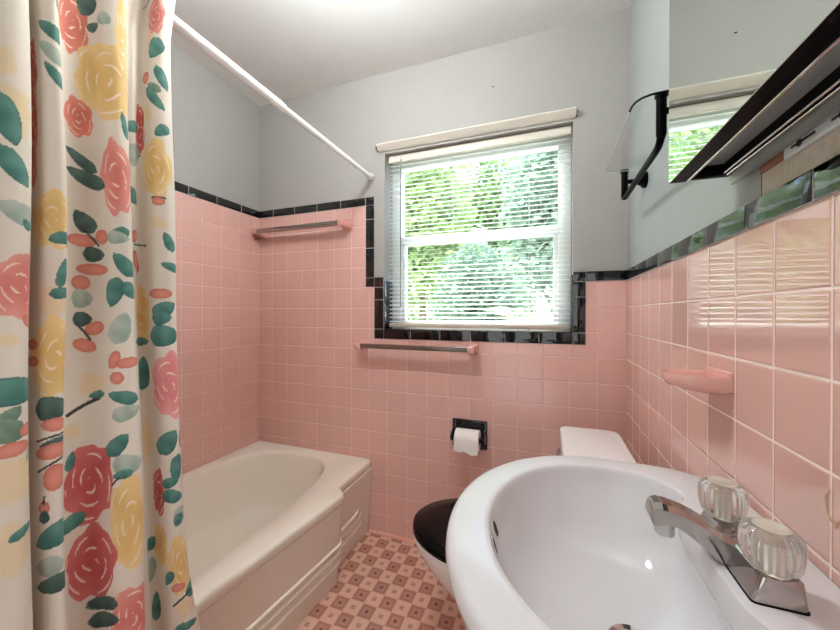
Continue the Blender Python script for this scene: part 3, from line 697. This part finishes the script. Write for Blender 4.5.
# overflow slots in the front wall of the bowl
from mathutils.bvhtree import BVHTree
sink_basin.data.calc_loop_triangles()
bvh = BVHTree.FromPolygons([v.co[:] for v in sink_basin.data.vertices], [p_.vertices[:] for p_ in sink_basin.data.polygons])
for yv, zv in ((.536, .830), (.496, .830)):
    hit, nn, _, _ = bvh.ray_cast(Vector((.115, yv, zv)), Vector((-1, 0, 0)))
    if nn.x < 0: nn = -nn
    ctr = hit; av = Vector((.1, .34, -.90)); av = (av - nn * av.dot(nn)).normalized(); bv = nn.cross(av)
    def oval(h, a_, b2): return [ctr + nn * h + av * (a_ * math.cos(2 * PI * k / 28)) + bv * (b2 * math.sin(2 * PI * k / 28)) for k in range(28)]
    so = MB().loft([oval(-.004, .0160, .0098), oval(.0010, .0160, .0098), oval(.0018, .0142, .0084)]).build('overflow_slot', M['porcelain'], snk)
    MB().loft([oval(.0, .0136, .0076), oval(.0022, .0136, .0076)]).build('opening', M['hole'], so)
dr = MB().lathe([(0, .0), (.030, .0), (.032, .004), (.029, .0065), (.022, .004), (.016, .002), (0, .002)], (.115, SC, .702), n=32).build('drain', M['chrome'], snk)
MB().lathe([(0, .004), (.017, .004), (.018, .009), (.010, .014), (0, .015)], (.115, SC, .702), n=24).build('stopper', M['chrome'], dr)

# ------------------------------------------------------------------ faucet
FZ, FC = .8563, .535
fa = thing('faucet', 'chrome faucet with two clear fluted knobs on the sink ledge', 'faucet', (.235, FC, FZ))
b_ = MB()
def bl_(cx, hx, hy, z, r=.005): return rrect(cx, FC, hx, hy, r, z, 4)
b_.loft([bl_(.229, .0235, .074, FZ), bl_(.229, .0235, .074, FZ + .004), bl_(.2325, .0185, .0705, FZ + .027), bl_(.233, .0170, .069, FZ + .0285)])
b_.build('base', M['faucet_chrome'], fa, smooth=30)
MB().loft([bl_(.229, .0245, .075, FZ - .001), bl_(.229, .0245, .075, FZ + .0016)]).build('base_shade_line', M['black_metal'], fa, smooth=0)  # thin black box draws the dark gap line under the base
b_ = MB(); l = []
for x, zt2, zb2, hw in ((.243, .8845, .858, .021), (.226, .8855, .857, .0195), (.212, .888, .857, .0185), (.200, .8935, .8585, .0178), (.190, .9000, .8675, .0172), (.178, .9065, .878, .017), (.166, .9115, .8865, .017), (.157, .9140, .8915, .017), (.148, .9160, .8925, .017), (.138, .9170, .890, .0165), (.131, .9145, .889, .015), (.1285, .908, .896, .013)):
    l.append([(x, FC - hw, zb2), (x, FC - hw, zt2 - .006), (x, FC - hw + .007, zt2), (x, FC + hw - .007, zt2), (x, FC + hw, zt2 - .006), (x, FC + hw, zb2)])
b_.loft(l).build('spout', M['faucet_chrome'], fa, smooth=28)
MB().lathe([(0, 0), (.0105, 0), (.0115, .002), (.0115, .022), (0, .022)], (.147, FC, .8735), n=24).build('aerator', M['chrome'], fa)
for x, y in ((.229, FC + .0525), (.231, FC - .0525)):
    zb = FZ + .0285
    MB().lathe([(0, 0), (.0175, 0), (.0165, .003), (.010, .004), (.0095, .012), (.009, .030), (0, .030)], (x, y, zb - .001), n=24).build('stem', M['brass_cap'], fa)
    k_ = MB().lathe([(.0, .003), (.019, .003), (.0222, .005), (.0243, .010), (.0258, .020), (.0262, .031), (.0250, .0385), (.0215, .0430), (.0165, .0448), (0, .0448)], (x, y, zb), n=180, rf=lambda t_, h: 1 + (.030 * math.cos(18 * t_) if .004 < h < .041 else 0))
    ko = k_.build('knob', M['acrylic'], fa, smooth=60)
    MB().lathe([(0, 0), (.0155, 0), (.016, .0012), (.0135, .0022), (.011, .0014), (0, .0012)], (x, y, zb + .0449), n=32).build('cap', M['brass_cap'], ko)

# ------------------------------------------------------------------ soap dish
sd_ = thing('soap_dish', 'pink ceramic soap dish on the pink tile above the sink', 'soap dish', (XR, .818, 1.04))
MB().box(XR - .007, XR + .001, .768, .868, 1.020, 1.057, .003, 3).build('back_plate', M['pink_ceramic'], sd_)
def dish(w, dpt, z):
    return [(XR - .006 - dpt * max(0, math.sin(PI * k / 30)) ** .55 if 0 < k < 30 else XR - .006, .818 + w * math.copysign(abs(math.cos(PI * k / 30)) ** .8, math.cos(PI * k / 30)), z) for k in range(31)]
b_ = MB()
b_.loft([dish(.030, .030, 1.012), dish(.044, .066, 1.018), dish(.0485, .080, 1.023), dish(.0500, .0855, 1.030), dish(.0500, .0865, 1.043), dish(.0490, .0855, 1.0465), dish(.0470, .082, 1.046), dish(.044, .077, 1.040), dish(.040, .070, 1.034), dish(.02, .05, 1.032)])
b_.build('tray', M['pink_ceramic'], sd_, smooth=50)

# ------------------------------------------------------------------ medicine cabinet
cab = thing('medicine_cabinet', 'mirrored medicine cabinet with black edge hanging above the sink', 'medicine cabinet', (.28, .51, 1.41))
cy0, cy1, cz0, cz1 = .24, .768, 1.410, 2.10
b_ = MB()
b_.box(.247, .250, cy0, cy1 - .004, cz0, cz1).box(.250, XR - .006, cy1 - .010, cy1 - .004, cz0, cz1).box(.250, XR - .006, cy0, cy0 + .004, cz0, cz1).box(.250, XR - .006, cy0, cy1 - .004, cz0 + .016, cz0 + .020).box(.250, XR - .006, cy0, cy1 - .004, cz1 - .004, cz1)
b_.build('body', M['steel'], cab, smooth=0)
MB().box(XR - .010, XR - .003, cy0, cy1 - .004, cz0 + .001, cz1).build('back_panel', M['steel'], cab, smooth=0)
MB().box(.2185, .2455, cy0 - .006, cy1 + .006, cz0 - .002, cz1 + .006, .0015).build('door', M['black_metal'], cab)
MB().box(.2174, .2186, cy0 - .0055, cy1 + .0055, cz0 - .0015, cz1 + .0055).build('mirror', M['mirror'], cab, smooth=0)
MB().tube([(.2466, cy0, cz0 - .0010), (.2466, cy1 - .002, cz0 - .0010)], .0026, 20).build('bottom_edge', M['chrome'], cab)
MB().box(.250, XR - .010, cy1 - .016, cy1 - .001, cz0 - .003, cz0 + .018, .001).build('end_lip', M['black_metal'], cab)
MB().box(.3035, .3055, cy0, cy1 - .012, cz0 - .021, cz0 + .016).box(.3055, XR - .006, cy0, cy1 - .012, cz0 - .021, cz0 - .019).build('rear_flange', M['steel'], cab, smooth=0)
MB().tube([(.2930, cy0, cz0), (.2930, cy1 - .014, cz0)], .0018, 16).tube([(.2995, cy0, cz0 - .002), (.2995, cy1 - .014, cz0 - .002)], .0022, 16).build('runner', M['chrome'], cab)
MB().box(.2925, .2935, cy0, cy1 - .014, cz0, cz0 + .016).box(.2990, .3000, cy0, cy1 - .014, cz0, cz0 + .016).build('runner_web', M['black_metal'], cab, smooth=0)
MB().box(.294, .2985, cy0, cy1 - .014, cz0 + .004, cz0 + .007).build('runner_gap', M['black_metal'], cab, smooth=0)
mp = MB().box(XR - .006, XR - .001, cy0, .622, 1.375, 1.4085, .0008).build('mounting_plate', M['alu'], cab)
for yk in (.590, .520, .45):
    b_ = MB(); b_.box(XR - .0072, XR - .0055, yk - .028, yk + .016, 1.3838, 1.3872, .0008).lathe([(0, -.0072), (.0048, -.0072), (.0048, -.0055), (0, -.0055)], (XR, yk, 1.3850), 'X', 16)
    b_.build('keyhole', M['hole'], mp)

# ------------------------------------------------------------------ glass shelf beside the cabinet
gs = thing('glass_shelf', 'clear glass shelf on black brackets with a towel rail, in the window corner', 'shelf', (XR, 1.14, 1.62))
b_ = MB(); b_.loft([[(.247 + p_[0], 1.127 + p_[1], z) for p_ in rrect(0, 0, .058, .226, .032, 0, 8)] for z in (1.651, 1.657)])
b_.build('glass_panel', M['shelf_glass'], gs, smooth=30)
MB().tube([(.1888, .962, 1.654), (.1888, 1.322, 1.654), (.192, 1.338, 1.654), (.202, 1.350, 1.654), (.222, 1.354, 1.654), (XR - .008, 1.354, 1.654)], .0012, 8).build('edge_glint', plain('pale green glass edge', (214, 226, 218), .2), gs)  # bright glint along the glass edge, drawn as a pale tube
MB().tube([(.1895, .960, 1.654), (.190, .940, 1.654), (.195, .922, 1.654), (.205, .910, 1.654), (.222, .9025, 1.654), (.245, .901, 1.654), (XR - .008, .901, 1.654)], .0026, 8).build('edge_reflection', M['black_metal'], gs)  # black tube stands for the dark reflection inside the glass edge
for x, y in ((.256, 1.372), (.245, .924)):
    k_ = MB().lathe([(0, -.100), (.008, -.100), (.0105, -.092), (.0105, -.008), (.0135, -.006), (.0135, 0), (.006, .004), (0, .004)], (x, y, 1.662), n=20)
    ko = k_.tube([(x, y, 1.622), (XR - .004, y, 1.622)], .0075, 14).build('bracket', M['black_metal'], gs, smooth=40)
    MB().lathe([(0, 0), (.027, 0), (.027, -.010), (.018, -.017), (.012, -.030), (0, -.030)], (XR + P_, y, 1.622), 'X', 24).build('flange', M['black_metal'], ko)
pts = [(.256, 1.372, 1.575), (.2555, 1.368, 1.566), (.255, 1.350, 1.562), (.252, 1.22, 1.560), (.249, 1.08, 1.556), (.246, .975, 1.551), (.245, .945, 1.552), (.245, .930, 1.560), (.245, .924, 1.575)]
MB().tube(pts, .0082, 14).build('towel_rail', M['black_metal'], gs)

# ------------------------------------------------------------------ vanity light over the mirror (above the frame)
vl = thing('vanity_light', 'chrome wall lamp with two white globes above the mirror', 'lamp', (XR, .62, 2.22))
MB().box(XR - .020, XR + P_, .46, .78, 2.18, 2.26, .006).build('back_plate', M['chrome'], vl)
def lit(name, c, e):
    t = NT(name); p, x = t.pos()
    t.set(Base_Color=lin((250, 250, 248)), Emission_Color=c, Emission_Strength=t.math('MULTIPLY_ADD', t.noise(p, 3.), e * .05, e)); return t.m
M['globe'] = lit('lit wall globe', (1., .97, .94, 1), VAN); M['fill_globe'] = lit('lit fill globe', (.95, .98, 1., 1), CEI)
for y in (.53, .71):
    MB().tube([(XR - .015, y, 2.22), (.255, y, 2.22)], .018, 16).build('socket', M['chrome'], vl)
    MB().lathe([(0, -.050)] + [(.050 * math.sin(PI * k / 12), -.050 * math.cos(PI * k / 12)) for k in range(1, 12)] + [(0, .050)], (.208, y, 2.22), n=24).build('globe', M['globe'], vl)

cg = thing('added_ceiling_light', 'added white globe lamp on the ceiling near the tub, out of view', 'lamp', (-.60, .74, CEIL))  # unseen lamp, added to brighten the tub alcove and ceiling
MB().lathe([(0, -.030), (.080, -.030), (.085, -.024), (.085, .002), (0, .002)], (-.60, .74, CEIL), n=32).build('base_ring', M['chrome'], cg)
MB().lathe([(0, -.095)] + [(.095 * math.sin(PI * k / 14), -.095 * math.cos(PI * k / 14)) for k in range(1, 14)] + [(0, .095)], (-.60, .74, CEIL - .118), n=32).build('globe', M['fill_globe'], cg)

# ================================================================== OUTSIDE
MB().box(-14, 14, D + .17, 24, -.55, -.45).build('ground', M['soil'], smooth=0, kind='structure')
def foliage(c, r, n, size, rng, shell=.25):
    mb = MB(); v = []; f = []
    for i in range(n):
        d_ = Vector((rng.gauss(0, 1), rng.gauss(0, 1), rng.gauss(0, 1))).normalized()
        k = (shell + (1 - shell) * rng.random()) * (.86 + .14 * math.sin(d_.x * 7 + c[0]) * math.sin(d_.z * 6 + c[1]))
        p_ = Vector((c[0] + d_.x * r[0] * k, c[1] + d_.y * r[1] * k, c[2] + d_.z * r[2] * k))
        a = Vector((rng.uniform(-1, 1), rng.uniform(-1, 1), rng.uniform(-.7, .7))).normalized(); b = a.orthogonal().normalized()
        b = (Matrix.Rotation(rng.uniform(0, 6.28), 3, a) @ b)
        s = size * rng.uniform(.6, 1.3); n0 = len(v)
        v += [p_ - a * s, p_ - a * s * .2 + b * s * .42, p_ + a * s * .45 + b * s * .34, p_ + a * s, p_ + a * s * .45 - b * s * .34, p_ - a * s * .2 - b * s * .42]
        f += [(n0, n0 + 1, n0 + 2, n0 + 3), (n0, n0 + 3, n0 + 4, n0 + 5)]
    return mb.add(v, f)
def tree(name, label, cat, x, y, zc, r, n, size, mat, seed):
    rng = random.Random(seed)
    o = thing(name, label, cat, (x, y, -.45), 'greenery outside the window')
    foliage((x, y, zc), r, n, size, rng).build('foliage', M[mat], o, smooth=0)
    b_ = MB(); b_.tube([(x, y, -.46), (x + .05, y, zc * .4), (x - .03, y, zc)], [.11, .08, .04], 8)
    for k in range(5):
        a = k * 1.3; b_.tube([(x, y, zc * .5), (x + math.cos(a) * r[0] * .4, y + math.sin(a) * r[1] * .4, zc + .3 * r[2] * math.sin(k))], [.04, .015], 6)
    b_.build('trunk', M['bark'], o)
tree('tree', 'leafy light green tree seen through the upper left of the blind', 'tree', -2.55, 7.0, 3.2, (1.45, 1.1, 2.6), 6500, .10, 'leaf1', 1)
tree('tree', 'bluish green tree seen through the upper right of the blind', 'tree', .25, 7.0, 3.1, (1.35, 1.1, 2.4), 6500, .10, 'leaf3', 2)
tree('tree', 'mid green tree at the far left edge of the window view', 'tree', -5.6, 7.2, 3.2, (1.5, 1.2, 2.4), 4500, .10, 'leaf2', 3)
tree('tree', 'distant green tree between the two nearer trees', 'tree', -1.9, 11.0, 3.6, (2.3, 1.6, 3.4), 7000, .15, 'leaf2', 8)
tree('tree', 'distant bluish green tree on the right of the window view', 'tree', 2.9, 11.0, 3.2, (2.3, 1.6, 3.0), 5000, .15, 'leaf3', 9)
tree('tree', 'distant tree on the left behind the shrubs', 'tree', -6.8, 11.2, 3.2, (2.4, 1.6, 3.0), 5000, .15, 'leaf1', 10)
tree('shrub', 'mid green shrub low behind the left of the blind', 'shrub', -2.8, 5.0, 1.1, (1.0, .62, 1.4), 5200, .06, 'leaf2', 4)
tree('shrub', 'bluish shrub low behind the middle of the blind', 'shrub', -.90, 5.0, 1.15, (.88, .62, 1.4), 5200, .06, 'leaf3', 5)
tree('shrub', 'yellow green shrub at the foot of the window view', 'shrub', -2.0, 3.7, .50, (.84, .45, .80), 3200, .05, 'leafy', 6)
tree('shrub', 'green shrub low behind the right of the blind', 'shrub', .88, 5.0, 1.15, (.88, .62, 1.5), 5200, .06, 'leaf2', 7)
pm = thing('palm', 'palm with arching fronds behind the lower right of the blind', 'palm', (0.10, 3.3, -.45))
MB().tube([(0.10, 3.3, -.46), (.02, 3.3, .45), (.06, 3.3, .8)], [.10, .08, .07], 10).build('trunk', M['bark'], pm)
rng = random.Random(11)
for k in range(13):
    a = 2 * PI * k / 13 + rng.uniform(-.15, .15); el = rng.uniform(.35, 1.15); Lf = rng.uniform(.9, 1.25)
    b_ = MB(); sp = []
    for q in range(15):
        u = q / 14; hr = Lf * u * math.cos(el * (1 - .45 * u)); zz = Lf * (math.sin(el) * u - .55 * u * u)
        sp.append(Vector((hr * math.cos(a), 3.3 + hr * math.sin(a), .78 + zz)))
    b_.tube(sp, [.010 * (1 - .8 * q / 14) for q in range(15)], 5)
    v, f = [], []
    for q in range(2, 28):
        i = q / 2; i0 = min(int(i), 13); pt = sp[i0].lerp(sp[i0 + 1], i - i0); tg = (sp[i0 + 1] - sp[i0]).normalized()
        sd2 = tg.cross(Vector((0, 0, 1))).normalized(); ll = .34 * math.sin(PI * (.12 + .8 * q / 28))
        for s in (-1, 1):
            tip = pt + (sd2 * s * .8 + tg * .55 + Vector((0, 0, -.15))).normalized() * ll; n0 = len(v)
            mid = pt.lerp(tip, .4); v += [pt, mid + tg * .011, tip, mid - tg * .011]; f.append((n0, n0 + 1, n0 + 2, n0 + 3))
    b_.add(v, f).build('frond', M['leaf1'], pm, smooth=0)


# ================================================================== LIGHT
w = bpy.data.worlds.new('sky'); sc.world = w; w.use_nodes = True; nt = w.node_tree
sky = nt.nodes.new('ShaderNodeTexSky'); sky.sky_type = 'NISHITA'; sky.sun_disc = False; sky.sun_elevation = math.radians(50); sky.sun_rotation = math.radians(200); sky.dust_density = 3.; sky.air_density = 1.
bg = nt.nodes['Background']; nt.links.new(sky.outputs[0], bg.inputs[0]); bg.inputs[1].default_value = SKY if 'SKY' in globals() else .55
def light(name, kind, loc, energy, color, **k):
    d_ = bpy.data.lights.new(name, kind); d_.energy = energy; d_.color = color
    for a, b in k.items():
        if a not in ('rot',): setattr(d_, a, b)
    o = bpy.data.objects.new(name, d_); o.location = loc
    if 'rot' in k: o.rotation_euler = k['rot']
    COL.objects.link(o); return o
light('sun', 'SUN', (0, 9, 9), 11.0, (1, .96, .88), angle=math.radians(3), rot=(math.radians(-42), 0, math.radians(18)))
pl = light('window_daylight', 'AREA', ((WX0 + WX1) / 2, D + .20, (WZ0 + WZ1) / 2), 1, (1, 1, 1), shape='RECTANGLE', size=WX1 - WX0, size_y=WZ1 - WZ0, rot=(math.radians(-90), 0, 0))
pl.data.cycles.is_portal = True
light('doorway_fill', 'AREA', ((DX0 + DX1) / 2, YF - .05, 1.05), 6, (.96, .98, 1.), shape='RECTANGLE', size=.74, size_y=1.9, rot=(math.radians(90), 0, 0))  # unseen area light, added in the doorway as room fill


# ================================================================== CAMERA
yaw, pit, rol, foc = .3515, -.0032, .0020, 343.533
F_ = Vector((-math.sin(yaw) * math.cos(pit), math.cos(yaw) * math.cos(pit), math.sin(pit)))
R_ = Vector((math.cos(yaw), math.sin(yaw), 0)); U_ = R_.cross(F_)
R2 = R_ * math.cos(rol) + U_ * math.sin(rol); U2 = R2.cross(F_)
cd = bpy.data.cameras.new('camera'); cam = bpy.data.objects.new('camera', cd); COL.objects.link(cam)
m4 = Matrix((( R2.x, U2.x, -F_.x, 0), (R2.y, U2.y, -F_.y, 0), (R2.z, U2.z, -F_.z, H), (0, 0, 0, 1)))
cam.matrix_world = m4
cd.sensor_width = 36; cd.lens = 36 * foc / 840; cd.clip_start = .01
sc.camera = cam
vs = sc.view_settings
vs.view_transform = 'Standard'; vs.look = 'None'; vs.gamma = 1; vs.use_curve_mapping = False; vs.exposure = EXPO
sc.cycles.use_denoising = True
sc.cycles.max_bounces = 14; sc.cycles.diffuse_bounces = 6; sc.cycles.glossy_bounces = 6; sc.cycles.transmission_bounces = 10; sc.cycles.transparent_max_bounces = 16
sc.cycles.sample_clamp_indirect = 6
